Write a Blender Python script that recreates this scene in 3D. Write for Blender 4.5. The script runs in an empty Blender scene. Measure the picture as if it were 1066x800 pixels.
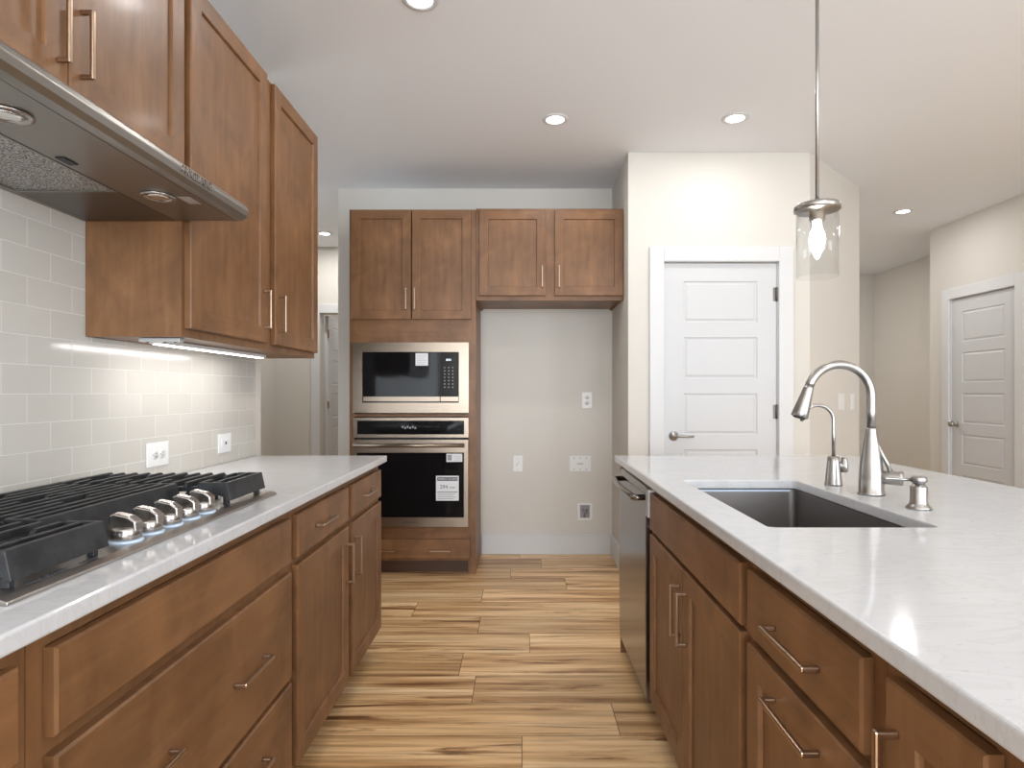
import bpy, bmesh, math, random
from mathutils import Vector, Matrix
random.seed(7)
SC = bpy.context.scene
COL = SC.collection
PI = math.pi
R = math.radians

# ------------------------------------------------------------------ camera
F_PX = 625.0
cam_d = bpy.data.cameras.new('camera'); cam = bpy.data.objects.new('camera', cam_d); COL.objects.link(cam)
cam.location = (0, 0, 1.21); cam.rotation_euler = (R(90), 0, 0)
cam_d.sensor_width = 36; cam_d.lens = F_PX / 1066 * 36
cam_d.shift_x = -10 / 1066; cam_d.shift_y = 9 / 1066
cam_d.clip_start = 0.02; cam_d.clip_end = 60
SC.camera = cam
# ------------------------------------------------------------------ colour management, world, lights
SC.view_settings.view_transform = 'Standard'
SC.view_settings.look = 'None'
SC.view_settings.gamma = 1
SC.view_settings.use_curve_mapping = False
SC.view_settings.exposure = 0.38
W = bpy.data.worlds.new('world'); SC.world = W; W.use_nodes = True
W.node_tree.nodes['Background'].inputs[0].default_value = (0.86, 0.93, 1.0, 1)
W.node_tree.nodes['Background'].inputs[1].default_value = 1.0
CAN_POWER = 3.4
CAN_COL = (1.0, 0.98, 0.96)
def area(name, loc, rot, sx, sy, power, colr):
    d = bpy.data.lights.new(name, 'AREA'); d.shape = 'RECTANGLE'; d.size = sx; d.size_y = sy
    d.energy = power; d.color = colr
    o = bpy.data.objects.new(name, d); o.location = loc; o.rotation_euler = rot; COL.objects.link(o); return o
# daylight lamps added at invented openings: behind the camera, right wall, left passage
area('window_daylight', (0.0, -4.15, 1.45), (R(90), 0, 0), 2.3, 2.0, 150, (0.84, 0.92, 1.0))
area('window_daylight', (2.6, -4.15, 1.45), (R(90), 0, 0), 2.0, 2.0, 66, (0.84, 0.92, 1.0))
area('window_daylight', (4.04, -1.3, 1.45), (R(90), 0, R(90)), 2.2, 2.0, 75, (0.84, 0.92, 1.0))
area('window_daylight', (-3.0, 3.9, 1.45), (R(90), 0, R(-90)), 1.4, 1.9, 5, (0.92, 0.96, 1.0))

# ------------------------------------------------------------------ materials
def new_mat(name, color=(.8, .8, .8), rough=.5, metal=0.0, spec=.5, coat=0.0):
    m = bpy.data.materials.new(name); m.use_nodes = True
    b = m.node_tree.nodes['Principled BSDF']
    b.inputs['Base Color'].default_value = (*color, 1)
    b.inputs['Roughness'].default_value = rough
    b.inputs['Metallic'].default_value = metal
    b.inputs['Specular IOR Level'].default_value = spec
    if coat: b.inputs['Coat Weight'].default_value = coat; b.inputs['Coat Roughness'].default_value = .15
    return m, m.node_tree, b
def nd(nt, t, **kw):
    n = nt.nodes.new(t)
    for k, v in kw.items():
        if k in n.inputs: n.inputs[k].default_value = v
        else: setattr(n, k, v)
    return n
def ramp(nt, fac, stops):
    r = nt.nodes.new('ShaderNodeValToRGB')
    e = r.color_ramp.elements
    while len(e) < len(stops): e.new(0.5)
    for el, (p, c) in zip(e, stops): el.position = p; el.color = (*c, 1)
    nt.links.new(fac, r.inputs[0]); return r.outputs[0]
def mapped_noise(nt, scale3, nscale=1.0, detail=4, dist=0.0, coord='Object', rough=.55):
    tc = nd(nt, 'ShaderNodeTexCoord'); mp = nd(nt, 'ShaderNodeMapping'); mp.inputs['Scale'].default_value = scale3
    nt.links.new(tc.outputs[coord], mp.inputs[0])
    n = nd(nt, 'ShaderNodeTexNoise'); n.inputs['Scale'].default_value = nscale; n.inputs['Detail'].default_value = detail
    n.inputs['Distortion'].default_value = dist; n.inputs['Roughness'].default_value = rough
    nt.links.new(mp.outputs[0], n.inputs['Vector']); return n.outputs['Fac']
def bump(nt, b, h, strength, dist=.002):
    bp = nd(nt, 'ShaderNodeBump'); bp.inputs['Strength'].default_value = strength; bp.inputs['Distance'].default_value = dist
    nt.links.new(h, bp.inputs['Height']); nt.links.new(bp.outputs[0], b.inputs['Normal'])
def mix(nt, a, b_, fac, mode='MIX'):
    m = nt.nodes.new('ShaderNodeMix'); m.data_type = 'RGBA'; m.blend_type = mode
    for s, v in ((0, fac), (6, a), (7, b_)):
        if isinstance(v, (int, float)): m.inputs[s].default_value = v
        elif isinstance(v, tuple): m.inputs[s].default_value = (*v, 1)
        else: nt.links.new(v, m.inputs[s])
    return m.outputs[2]

def wood_mat(name, vertical=True):
    m, nt, b = new_mat(name, rough=.42, spec=.38, coat=.05)
    sc = (34, 34, 3.2) if vertical else (3.2, 34, 34)
    g = mapped_noise(nt, sc, 1.0, 5, .6)
    c1 = ramp(nt, g, [(.25, (.168, .079, .033)), (.52, (.205, .100, .043)), (.80, (.242, .122, .054))])
    bl = mapped_noise(nt, (6, 6, 4.5), 1.1, 5, .8)
    c2 = ramp(nt, bl, [(.30, (.72, .69, .66)), (.70, (1.20, 1.19, 1.18))])
    nt.links.new(mix(nt, c1, c2, 1.0, 'MULTIPLY'), b.inputs['Base Color'])
    bump(nt, b, g, .04, .0006)
    return m
WOOD = wood_mat('stained_maple_upright'); WOODH = wood_mat('stained_maple_lengthwise', False)
INNER, _, _ = new_mat('cabinet_interior', (.42, .27, .14), .55)
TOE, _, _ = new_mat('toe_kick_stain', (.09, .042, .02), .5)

def metal(name, color, rough, streak=(1, 1, 1), amt=.12):
    m, nt, b = new_mat(name, color, rough, 1.0)
    n = mapped_noise(nt, streak, 1.0, 3)
    mr = nd(nt, 'ShaderNodeMapRange'); mr.inputs['To Min'].default_value = max(.02, rough - amt / 2); mr.inputs['To Max'].default_value = rough + amt / 2
    nt.links.new(n, mr.inputs['Value']); nt.links.new(mr.outputs[0], b.inputs['Roughness'])
    return m
STEEL_H = metal('brushed_steel_lengthwise', (.29, .235, .185), .30, (4, 300, 300))
STEEL_V = metal('brushed_steel_upright', (.25, .235, .225), .22, (300, 300, 4), .04)
STEEL_COOK = metal('cooktop_steel', (.42, .39, .365), .32, (300, 5, 300))
HOODM = metal('hood_steel', (.30, .285, .265), .34, (300, 5, 300))
HOODIN = metal('hood_inner_steel', (.17, .155, .145), .38, (300, 5, 300))
NICKEL = metal('satin_nickel', (.40, .385, .37), .30, (1, 1, 1), .01)
PULL = metal('champagne_bronze_pull', (.44, .32, .23), .30, (1, 1, 1), .01)
SINKM = metal('sink_steel', (.30, .28, .27), .42, (8, 200, 200), .1)
CHROME = metal('knob_chrome', (.46, .43, .405), .24, (1, 1, 1), .01)
BLACKM, _, _ = new_mat('matt_black_iron', (.022, .022, .025), .48)
def iron():
    m, nt, b = new_mat('cast_iron_grate', (.03, .03, .033), .5)
    n = mapped_noise(nt, (30, 30, 30), 1, 5)
    nt.links.new(ramp(nt, n, [(.35, (.010, .0105, .012)), (.8, (.038, .040, .045))]), b.inputs['Base Color'])
    return m
IRON = iron()
GLASSBLK, _, _ = new_mat('black_glass', (.006, .006, .007), .06, 0, .22)
DARKGAP, _, _ = new_mat('dark_gap', (.012, .010, .009), .6)
WHITEP, _, _ = new_mat('white_plastic', (.80, .80, .79), .35)
PAPER, _, _ = new_mat('sticker_paper', (.74, .75, .78), .5)
PRINT, _, _ = new_mat('printed_ink', (.06, .06, .07), .5)
GREYINK, _, _ = new_mat('grey_ink', (.30, .30, .32), .5)
FILM, _, _ = new_mat('blue_protective_film', (.55, .66, .80), .25)
GREYPL, _, _ = new_mat('grey_metal_plate', (.55, .55, .54), .4, .6)
def emis(name, c, s):
    m = bpy.data.materials.new(name); m.use_nodes = True; nt = m.node_tree; nt.nodes.clear()
    o = nt.nodes.new('ShaderNodeOutputMaterial'); e = nt.nodes.new('ShaderNodeEmission')
    e.inputs[0].default_value = (*c, 1); e.inputs[1].default_value = s; nt.links.new(e.outputs[0], o.inputs[0]); return m
LENS = emis('ceiling_light_lens', (1, .97, .93), 9)
HOODLENS = metal('hood_lamp_reflector', (.8, .8, .8), .12)
LEDSTRIP = emis('led_strip', (1, .97, .94), 6)
BULBM = emis('hot_filament_bulb', (1, .90, .74), 16)
DISPLAY = emis('clock_digits', (.8, .9, 1), 2.0)
def wall_mat(name, c, r=.75, bs=.05):
    m, nt, b = new_mat(name, c, r, 0, .25)
    bump(nt, b, mapped_noise(nt, (60, 60, 60), 1, 3), bs, .001); return m
WALLM = wall_mat('warm_white_wall_paint', (.665, .638, .590))
CEILM = wall_mat('ceiling_paint', (.84, .87, .915))
TRIMM, _, _ = new_mat('white_semi_gloss_trim', (.67, .675, .68), .38, 0, .4)
DOORM, _, _ = new_mat('white_door_paint', (.61, .617, .628), .40, 0, .4)

def quartz():
    m, nt, b = new_mat('white_quartz', (.8, .8, .8), .095, 0, .5)
    v = mapped_noise(nt, (3.5, 9, 5), 1.5, 7, 1.8)
    c = ramp(nt, v, [(.46, (.61, .615, .63)), (.50, (.58, .582, .59)), (.54, (.62, .625, .64))])
    s = mapped_noise(nt, (55, 120, 55), 1, 2)
    c2 = ramp(nt, s, [(.27, (.78, .77, .76)), (.33, (1, 1, 1))])
    nt.links.new(mix(nt, c, c2, .6, 'MULTIPLY'), b.inputs['Base Color']); return m
QUARTZ = quartz()

def tile_mat():
    m, nt, b = new_mat('subway_tile', (.6, .57, .52), .16, 0, .5)
    tc = nd(nt, 'ShaderNodeTexCoord'); sp = nd(nt, 'ShaderNodeSeparateXYZ'); cb = nd(nt, 'ShaderNodeCombineXYZ')
    nt.links.new(tc.outputs['Object'], sp.inputs[0]); nt.links.new(sp.outputs['Y'], cb.inputs['X']); nt.links.new(sp.outputs['Z'], cb.inputs['Y'])
    mp = nd(nt, 'ShaderNodeMapping'); mp.inputs['Location'].default_value = (.0, -.909, 0); nt.links.new(cb.outputs[0], mp.inputs[0])
    br = nd(nt, 'ShaderNodeTexBrick'); nt.links.new(mp.outputs[0], br.inputs['Vector'])
    br.inputs['Scale'].default_value = 1; br.inputs['Brick Width'].default_value = .152; br.inputs['Row Height'].default_value = .0745
    br.inputs['Mortar Size'].default_value = .0013; br.inputs['Mortar Smooth'].default_value = .1; br.offset = .5; br.squash = 1
    br.inputs['Color1'].default_value = (.60, .575, .53, 1); br.inputs['Color2'].default_value = (.565, .54, .495, 1)
    br.inputs['Mortar'].default_value = (.70, .685, .65, 1); br.inputs['Bias'].default_value = 0
    nt.links.new(br.outputs['Color'], b.inputs['Base Color'])
    inv = nd(nt, 'ShaderNodeMath', operation='SUBTRACT'); inv.inputs[0].default_value = 1; nt.links.new(br.outputs['Fac'], inv.inputs[1])
    bump(nt, b, inv.outputs[0], .5, .0015)
    rr = nd(nt, 'ShaderNodeMapRange'); rr.inputs['To Min'].default_value = .16; rr.inputs['To Max'].default_value = .7
    nt.links.new(br.outputs['Fac'], rr.inputs['Value']); nt.links.new(rr.outputs[0], b.inputs['Roughness'])
    return m
TILE = tile_mat()

def floor_mat():
    m, nt, b = new_mat('hickory_plank_floor', (.5, .3, .15), .34, 0, .45)
    uv = nd(nt, 'ShaderNodeUVMap', uv_map='plank'); at = nd(nt, 'ShaderNodeAttribute', attribute_name='tone')
    geo = nd(nt, 'ShaderNodeTexCoord')
    # per-plank shift of the grain field
    add = nd(nt, 'ShaderNodeVectorMath', operation='MULTIPLY_ADD'); add.inputs[1].default_value = (37, 53, 71)
    nt.links.new(at.outputs['Color'], add.inputs[0]); nt.links.new(geo.outputs['Object'], add.inputs[2])
    def field(sc, det, dist, rgh=.55):
        mp = nd(nt, 'ShaderNodeMapping'); mp.inputs['Scale'].default_value = sc; nt.links.new(add.outputs[0], mp.inputs[0])
        n = nd(nt, 'ShaderNodeTexNoise'); n.inputs['Scale'].default_value = 1; n.inputs['Detail'].default_value = det
        n.inputs['Distortion'].default_value = dist; n.inputs['Roughness'].default_value = rgh
        nt.links.new(mp.outputs[0], n.inputs['Vector']); return n.outputs['Fac']
    g1 = field((.8, 14, 1), 5, .7)
    base = ramp(nt, g1, [(.28, (.27, .130, .053)), (.36, (.54, .312, .140)), (.50, (.79, .525, .272)), (.70, (.92, .70, .43))])
    g2 = field((2.4, 62, 1), 5, .25)
    fine = ramp(nt, g2, [(.30, (.66, .59, .52)), (.56, (1.05, 1.05, 1.04))])
    c = mix(nt, base, fine, .9, 'MULTIPLY')
    g3 = field((1.1, 17, 1), 6, 1.1, .65)      # dark mineral streaks
    st = ramp(nt, g3, [(.345, (.18, .10, .06)), (.385, (.62, .50, .42)), (.44, (1, 1, 1))])
    c = mix(nt, c, st, .85, 'MULTIPLY')
    sepc = nd(nt, 'ShaderNodeSeparateColor'); nt.links.new(at.outputs['Color'], sepc.inputs[0])
    tone = ramp(nt, sepc.outputs[0], [(0, (.68, .63, .58)), (.5, (.98, .97, .95)), (1, (1.2, 1.2, 1.2))])
    c = mix(nt, c, tone, 1.0, 'MULTIPLY')
    # seams from the plank's own uv (metres from its edges)
    sp = nd(nt, 'ShaderNodeSeparateXYZ'); nt.links.new(uv.outputs[0], sp.inputs[0])
    mn = nd(nt, 'ShaderNodeMath', operation='MINIMUM'); nt.links.new(sp.outputs[0], mn.inputs[0]); nt.links.new(sp.outputs[1], mn.inputs[1])
    lt = nd(nt, 'ShaderNodeMath', operation='LESS_THAN'); lt.inputs[1].default_value = .0013; nt.links.new(mn.outputs[0], lt.inputs[0])
    c = mix(nt, c, (.09, .045, .02), lt.outputs[0])
    nt.links.new(c, b.inputs['Base Color'])
    return m
FLOORM = floor_mat()
def mesh_filter_mat():
    m, nt, b = new_mat('aluminium_mesh', (.30, .29, .29), .35, 1)
    n = mapped_noise(nt, (260, 260, 260), 1, 2)
    nt.links.new(ramp(nt, n, [(.38, (.05, .05, .05)), (.62, (.75, .74, .73))]), b.inputs['Base Color'])
    bump(nt, b, n, .8, .003); return m
MESHM = mesh_filter_mat()
def clear_glass():
    m, nt, b = new_mat('clear_glass', (1, 1, 1), .01, 0, .5)
    nt.nodes.remove(b); out = nt.nodes['Material Output']
    tr = nd(nt, 'ShaderNodeBsdfTransparent'); tr.inputs[0].default_value = (.965, .97, .97, 1)
    gl = nd(nt, 'ShaderNodeBsdfGlossy'); gl.inputs['Roughness'].default_value = .02
    fr = nd(nt, 'ShaderNodeFresnel'); fr.inputs[0].default_value = 1.5
    ge = nd(nt, 'ShaderNodeNewGeometry'); mu = nd(nt, 'ShaderNodeMath', operation='MULTIPLY_ADD'); mu.inputs[1].default_value = -1; mu.inputs[2].default_value = 1; nt.links.new(ge.outputs['Backfacing'], mu.inputs[0])
    m2 = nd(nt, 'ShaderNodeMath', operation='MULTIPLY'); nt.links.new(fr.outputs[0], m2.inputs[0]); nt.links.new(mu.outputs[0], m2.inputs[1])
    ms = nd(nt, 'ShaderNodeMixShader'); nt.links.new(m2.outputs[0], ms.inputs[0]); nt.links.new(tr.outputs[0], ms.inputs[1]); nt.links.new(gl.outputs[0], ms.inputs[2])
    nt.links.new(ms.outputs[0], out.inputs[0]); return m
GLASS = clear_glass()

# ------------------------------------------------------------------ mesh builder
class MB:
    def __init__(self): self.bm = bmesh.new()
    def face(self, pts, mi=0):
        vs = [self.bm.verts.new(p) for p in pts]; f = self.bm.faces.new(vs); f.material_index = mi; return f
    def box(self, x0, x1, y0, y1, z0, z1, mi=0):
        v = [self.bm.verts.new(p) for p in ((x0, y0, z0), (x1, y0, z0), (x1, y1, z0), (x0, y1, z0), (x0, y0, z1), (x1, y0, z1), (x1, y1, z1), (x0, y1, z1))]
        for q in ((0, 3, 2, 1), (4, 5, 6, 7), (0, 1, 5, 4), (1, 2, 6, 5), (2, 3, 7, 6), (3, 0, 4, 7)):
            self.bm.faces.new([v[i] for i in q]).material_index = mi
        return self
    def prism(self, poly, a0, a1, axis='y', mi=0):
        def P(u, w, a): return {'y': (u, a, w), 'z': (u, w, a), 'x': (a, u, w)}[axis]
        A = [self.bm.verts.new(P(u, w, a0)) for u, w in poly]; B = [self.bm.verts.new(P(u, w, a1)) for u, w in poly]
        n = len(poly)
        fs = [self.bm.faces.new(A), self.bm.faces.new(B[::-1])]
        for i in range(n): fs.append(self.bm.faces.new((A[i], B[i], B[(i + 1) % n], A[(i + 1) % n])))
        for f in fs: f.material_index = mi
        return self
    def tube(self, path, r, seg=16, mi=0, cap=True, flat=None):
        path = [Vector(p) for p in path]; n = len(path); rs = r if isinstance(r, (list, tuple)) else [r] * n
        rings = []; ref = None
        for i, p in enumerate(path):
            t = (path[min(i + 1, n - 1)] - path[max(i - 1, 0)]).normalized()
            if ref is None:
                ref = Vector((0, 0, 1)) if abs(t.z) < .9 else Vector((1, 0, 0))
                if flat: ref = Vector(flat)
            u = (ref - t * ref.dot(t)).normalized(); ref = u; w = t.cross(u)
            rings.append([self.bm.verts.new(p + (u * math.cos(2 * PI * k / seg) + w * math.sin(2 * PI * k / seg)) * rs[i]) for k in range(seg)])
        for a, b in zip(rings, rings[1:]):
            for k in range(seg):
                f = self.bm.faces.new((a[k], a[(k + 1) % seg], b[(k + 1) % seg], b[k])); f.smooth = True; f.material_index = mi
        if cap:
            self.bm.faces.new(rings[0][::-1]).material_index = mi; self.bm.faces.new(rings[-1]).material_index = mi
        return self
    def lathe(self, prof, c=(0, 0, 0), seg=32, axis='z', mi=0, closed=False):
        c = Vector(c); rings = []
        def P(r, h, a):
            x, y = r * math.cos(a), r * math.sin(a)
            return c + Vector({'z': (x, y, h), 'y': (x, h, y), 'x': (h, x, y)}[axis])
        for r, h in prof:
            if r < 1e-6: rings.append([self.bm.verts.new(P(0, h, 0))])
            else: rings.append([self.bm.verts.new(P(r, h, 2 * PI * k / seg)) for k in range(seg)])
        pairs = list(zip(rings, rings[1:]))
        if closed: pairs.append((rings[-1], rings[0]))
        for a, b in pairs:
            for k in range(seg):
                k2 = (k + 1) % seg
                if len(a) == 1 and len(b) == 1: continue
                if len(a) == 1: f = self.bm.faces.new((a[0], b[k2], b[k]))
                elif len(b) == 1: f = self.bm.faces.new((a[k], a[k2], b[0]))
                else: f = self.bm.faces.new((a[k], a[k2], b[k2], b[k]))
                f.smooth = True; f.material_index = mi
        if not closed:
            if len(rings[0]) > 1: self.bm.faces.new(rings[0][::-1]).material_index = mi
            if len(rings[-1]) > 1: self.bm.faces.new(rings[-1]).material_index = mi
        return self
    def text(self, s, size, mat4, depth=.0006, mi=0):
        cu = bpy.data.curves.new('t', 'FONT'); cu.body = s; cu.size = size; cu.extrude = depth; cu.align_x = 'CENTER'; cu.align_y = 'CENTER'
        cu.resolution_u = 2
        o = bpy.data.objects.new('t', cu); me = bpy.data.meshes.new_from_object(o)
        me.transform(mat4); n0 = len(self.bm.faces); self.bm.from_mesh(me); self.bm.faces.ensure_lookup_table()
        for f in self.bm.faces[n0:]: f.material_index = mi
        bpy.data.objects.remove(o); bpy.data.curves.remove(cu); bpy.data.meshes.remove(me); return self
    def build(self, name, mats, parent=None, bevel=0, seg=2, loc=None, fix=True, smooth=False, rot=None):
        if fix: bmesh.ops.recalc_face_normals(self.bm, faces=self.bm.faces)
        me = bpy.data.meshes.new(name); self.bm.to_mesh(me); self.bm.free()
        for m in (mats if isinstance(mats, (list, tuple)) else [mats]): me.materials.append(m)
        o = bpy.data.objects.new(name, me); COL.objects.link(o)
        if parent: o.parent = parent
        if loc: o.location = loc
        if rot: o.rotation_euler = rot
        if bevel:
            md = o.modifiers.new('bevel', 'BEVEL'); md.width = bevel; md.segments = seg; md.limit_method = 'ANGLE'; md.angle_limit = R(40)
            md.harden_normals = False
        if smooth:
            for p in me.polygons: p.use_smooth = True
        return o
def thing(name, label, cat, loc=(0, 0, 0), rz=0, group=None):
    o = bpy.data.objects.new(name, None); COL.objects.link(o); o.location = loc; o.rotation_euler = (0, 0, rz)
    o.empty_display_size = .05
    o['label'] = label; o['category'] = cat
    if group: o['group'] = group
    return o
def tag(o, label, cat, group=None):
    o['label'] = label; o['category'] = cat
    if group: o['group'] = group
    return o
def struct(o): o['kind'] = 'structure'; return o
def dup(root, loc, label, rz=None):
    r = root.copy(); COL.objects.link(r); r.location = loc; r['label'] = label
    if rz is not None: r.rotation_euler = (0, 0, rz)
    for ch in list(root.children):
        c = ch.copy(); COL.objects.link(c); c.parent = r
        for g in list(ch.children):
            d = g.copy(); COL.objects.link(d); d.parent = c
    return r

# ------------------------------------------------------------------ structure
HC = 2.74
def build_floor():
    joints = {4.15: 563.5, 3.925: 531.6, 3.70: 589, 3.475: 502, 3.25: 431.8, 2.79: 551.4, 2.563: 480, 2.115: 640.7, 1.89: 543.4}
    bm = bmesh.new(); uvl = bm.loops.layers.uv.new('plank'); cl = bm.loops.layers.float_color.new('tone')
    X0, X1 = -3.4, 5.2; y = 2.79 - .225 * 31
    rnd = random.Random(11)
    tones = {3.70: [.3, .75], 3.475: [.35, .95], 3.25: [.7, .62], 3.015: [.25, .6], 2.79: [.45, .85], 2.563: [.35, .8], 2.34: [.4, .45], 2.115: [.6, .35], 1.89: [.65, .62]}
    while y < 8.1:
        y1 = y + .225; key = None
        for k in list(joints) + [3.015, 2.34]:
            if abs(k - y) < .03: key = k
        if key in joints: js = (joints[key] - 543) * (y + .112) / 625
        else: js = rnd.uniform(.9, 1.9)
        L = 1.52; xs = []; x = js
        while x > X0: x -= L
        x = max(x, X0 - L)
        while x < X1: xs.append((x, x + L)); x += L
        for a, b in xs:
            t = [rnd.random(), rnd.random(), rnd.random()]
            if key in tones:
                if abs(b - js) < .01: t[0] = tones[key][0]
                elif abs(a - js) < .01: t[0] = tones[key][1]
            aa, bb = max(a, X0), min(b, X1)
            if bb - aa < .01: continue
            xm = (aa + bb) / 2; ym = y + .1125
            # four quads so the uv is the distance from the nearest edge
            for (xa, xb) in ((aa, xm), (xm, bb)):
                for (ya, yb) in ((y, ym), (ym, y1)):
                    f = bm.faces.new([bm.verts.new((p, q, 0)) for p, q in ((xa, ya), (xb, ya), (xb, yb), (xa, yb))])
                    for l in f.loops:
                        l[uvl].uv = (min(l.vert.co.x - aa, bb - l.vert.co.x), min(l.vert.co.y - y, y1 - l.vert.co.y))
                        l[cl] = (*t, 1)
        y = y1
    bmesh.ops.remove_doubles(bm, verts=bm.verts, dist=1e-5)
    ymin = min(v.co.y for v in bm.verts); ymax = max(v.co.y for v in bm.verts)
    # slab under the boards
    vs = [bm.verts.new(p) for p in ((X0, ymin, -.06), (X1, ymin, -.06), (X1, ymax, -.06), (X0, ymax, -.06))]
    bm.faces.new(vs[::-1])
    me = bpy.data.meshes.new('floor'); bm.to_mesh(me); bm.free(); me.materials.append(FLOORM)
    o = bpy.data.objects.new('floor', me); COL.objects.link(o); struct(o)
build_floor()
struct(MB().box(-3.4, 5.2, -4.2, 8.1, HC, HC + .1).build('ceiling', CEILM))
XW = -1.26                       # face of the backsplash wall
struct(MB().box(XW - .13, XW, -4.1, 2.90, 0, HC).build('wall_left', WALLM))
m = MB(); m.box(XW + .0005, XW + .008, -1.0, 2.825, .9145, 1.84).build('wall_backsplash', TILE)
struct(bpy.data.objects['wall_backsplash'])
YN = 4.5; XL = -1.375; XS = .679; YP = 3.825
struct(MB().box(XL, XS + .12, YN, YN + .12, 0, HC).build('wall_niche', WALLM))
struct(MB().box(XS, XS + .12, YP + .12, YN, 0, HC).build('wall_niche_side', WALLM))
# pantry front wall with door opening, then the 45 degree wall and the return
DX0, DX1, DH = .905, 1.634, 2.045
m = MB(); m.box(XS, DX0, YP, YP + .12, 0, HC); m.box(DX1, 1.79, YP, YP + .12, 0, HC); m.box(DX0, DX1, YP, YP + .12, DH, HC)
m.prism([(1.79, YP), (1.836, YP), (2.517, 4.475), (2.517, 4.62), (1.79, YP + .12)], 0, HC, 'z')
struct(m.build('wall_pantry', WALLM))
struct(MB().box(2.397, 2.517, 4.62, 7.77, 0, HC).build('wall_hall_inner', WALLM))
struct(MB().box(2.397, 4.70, 7.77, 7.89, 0, HC).build('wall_hall_end', WALLM))
struct(MB().box(4.56, 4.68, 5.66, 7.77, 0, HC).build('wall_hall_right', WALLM))
m = MB(); Y0, Y1 = 4.67, 5.39
m.box(3.85, 3.97, -4.1, -2.45, 0, HC); m.box(3.85, 3.97, -.15, Y0, 0, HC); m.box(3.85, 3.97, -2.45, -.15, 0, .42); m.box(3.85, 3.97, -2.45, -.15, 2.48, HC); m.box(3.85, 3.97, Y1, 5.66, 0, HC); m.box(3.85, 3.97, Y0, Y1, DH, HC); m.box(3.97, 4.56, 5.54, 5.66, 0, HC)  # unseen opening beside the camera added to let daylight in from the right
struct(m.build('wall_right', WALLM))
# back passage on the left
m = MB(); m.box(-2.72, -2.60, 1.2, 3.2, 0, HC); m.box(-2.72, -2.60, 4.6, 6.3, 0, HC); m.box(-2.72, -2.60, 3.2, 4.6, 0, .45); m.box(-2.72, -2.60, 3.2, 4.6, 2.4, HC)  # unseen opening added for the passage daylight lamp
struct(m.build('wall_passage_left', WALLM))
struct(MB().box(-2.60, XW - .13, 1.2, 1.32, 0, HC).build('wall_passage_near', WALLM))
m = MB(); HX0, HX1 = -2.115, -1.36
m.box(-2.72, HX0, 6.3, 6.42, 0, HC); m.box(HX1, -.8, 6.3, 6.42, 0, HC); m.box(HX0, HX1, 6.3, 6.42, DH, HC)
struct(m.build('wall_passage_end', WALLM))
struct(MB().box(-.92, -.8, 4.62, 6.3, 0, HC).build('wall_passage_right', WALLM))
m = MB(); m.box(-2.72, -.8, 8.0, 8.1, 0, HC); m.box(-2.72, -2.6, 6.42, 8.0, 0, HC); m.box(-.92, -.8, 6.42, 8.0, 0, HC)
struct(m.build('wall_back_room', WALLM))
# unseen wall behind the camera, two openings added to bring in daylight
m = MB(); yb0, yb1 = -4.2, -4.08
for a, b in ((-1.39, -1.15), (1.15, 1.6), (3.6, 3.97)): m.box(a, b, yb0, yb1, 0, HC)
for a, b in ((-1.15, 1.15), (1.6, 3.6)): m.box(a, b, yb0, yb1, 0, .42); m.box(a, b, yb0, yb1, 2.48, HC)
struct(m.build('wall_window', WALLM))
for i, (a, b) in enumerate(((-1.15, 1.15), (1.6, 3.6))):
    m = MB(); t = .05
    m.box(a, a + t, yb0 + .03, yb1 - .02, .42, 2.48); m.box(b - t, b, yb0 + .03, yb1 - .02, .42, 2.48)
    m.box(a + t, b - t, yb0 + .03, yb1 - .02, .42, .42 + t); m.box(a + t, b - t, yb0 + .03, yb1 - .02, 2.48 - t, 2.48)
    m.box((a + b) / 2 - .03, (a + b) / 2 + .03, yb0 + .03, yb1 - .02, .42 + t, 2.48 - t)
    struct(m.build('window_%d' % (i + 1), TRIMM))  # frame of an added opening, out of view
# baseboards
def board(name, x0, x1, y0, y1): return struct(MB().box(x0, x1, y0, y1, 0, .152).build(name, TRIMM, bevel=.004))
board('baseboard_niche', -.30, XS, YN - .016, YN)
board('baseboard_niche_side', XS - .016, XS, YP, YN - .017)
board('baseboard_pantry', XS, DX0 - .10, YP - .016, YP)
board('baseboard_pantry_right', DX1 + .10, 1.83, YP - .016, YP)
board('baseboard_hall', 4.544, 4.56, 5.66, 7.76)
board('baseboard_right', 3.834, 3.85, -4.0, Y0 - .10)
board('baseboard_right_end', 3.834, 3.85, Y1 + .10, 5.66)
m = MB(); dv = Vector((.681, .65, 0)).normalized(); nv = Vector((dv.y, -dv.x, 0))
a = Vector((1.842, YP + .006, 0)); b_ = Vector((2.517, 4.475, 0)); c0, c1 = a + nv * .016, b_ + nv * .016
m.prism([(a.x, a.y), (c0.x, c0.y), (c1.x, c1.y), (b_.x, b_.y)], 0, .152, 'z'); struct(m.build('baseboard_angled', TRIMM))

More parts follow.
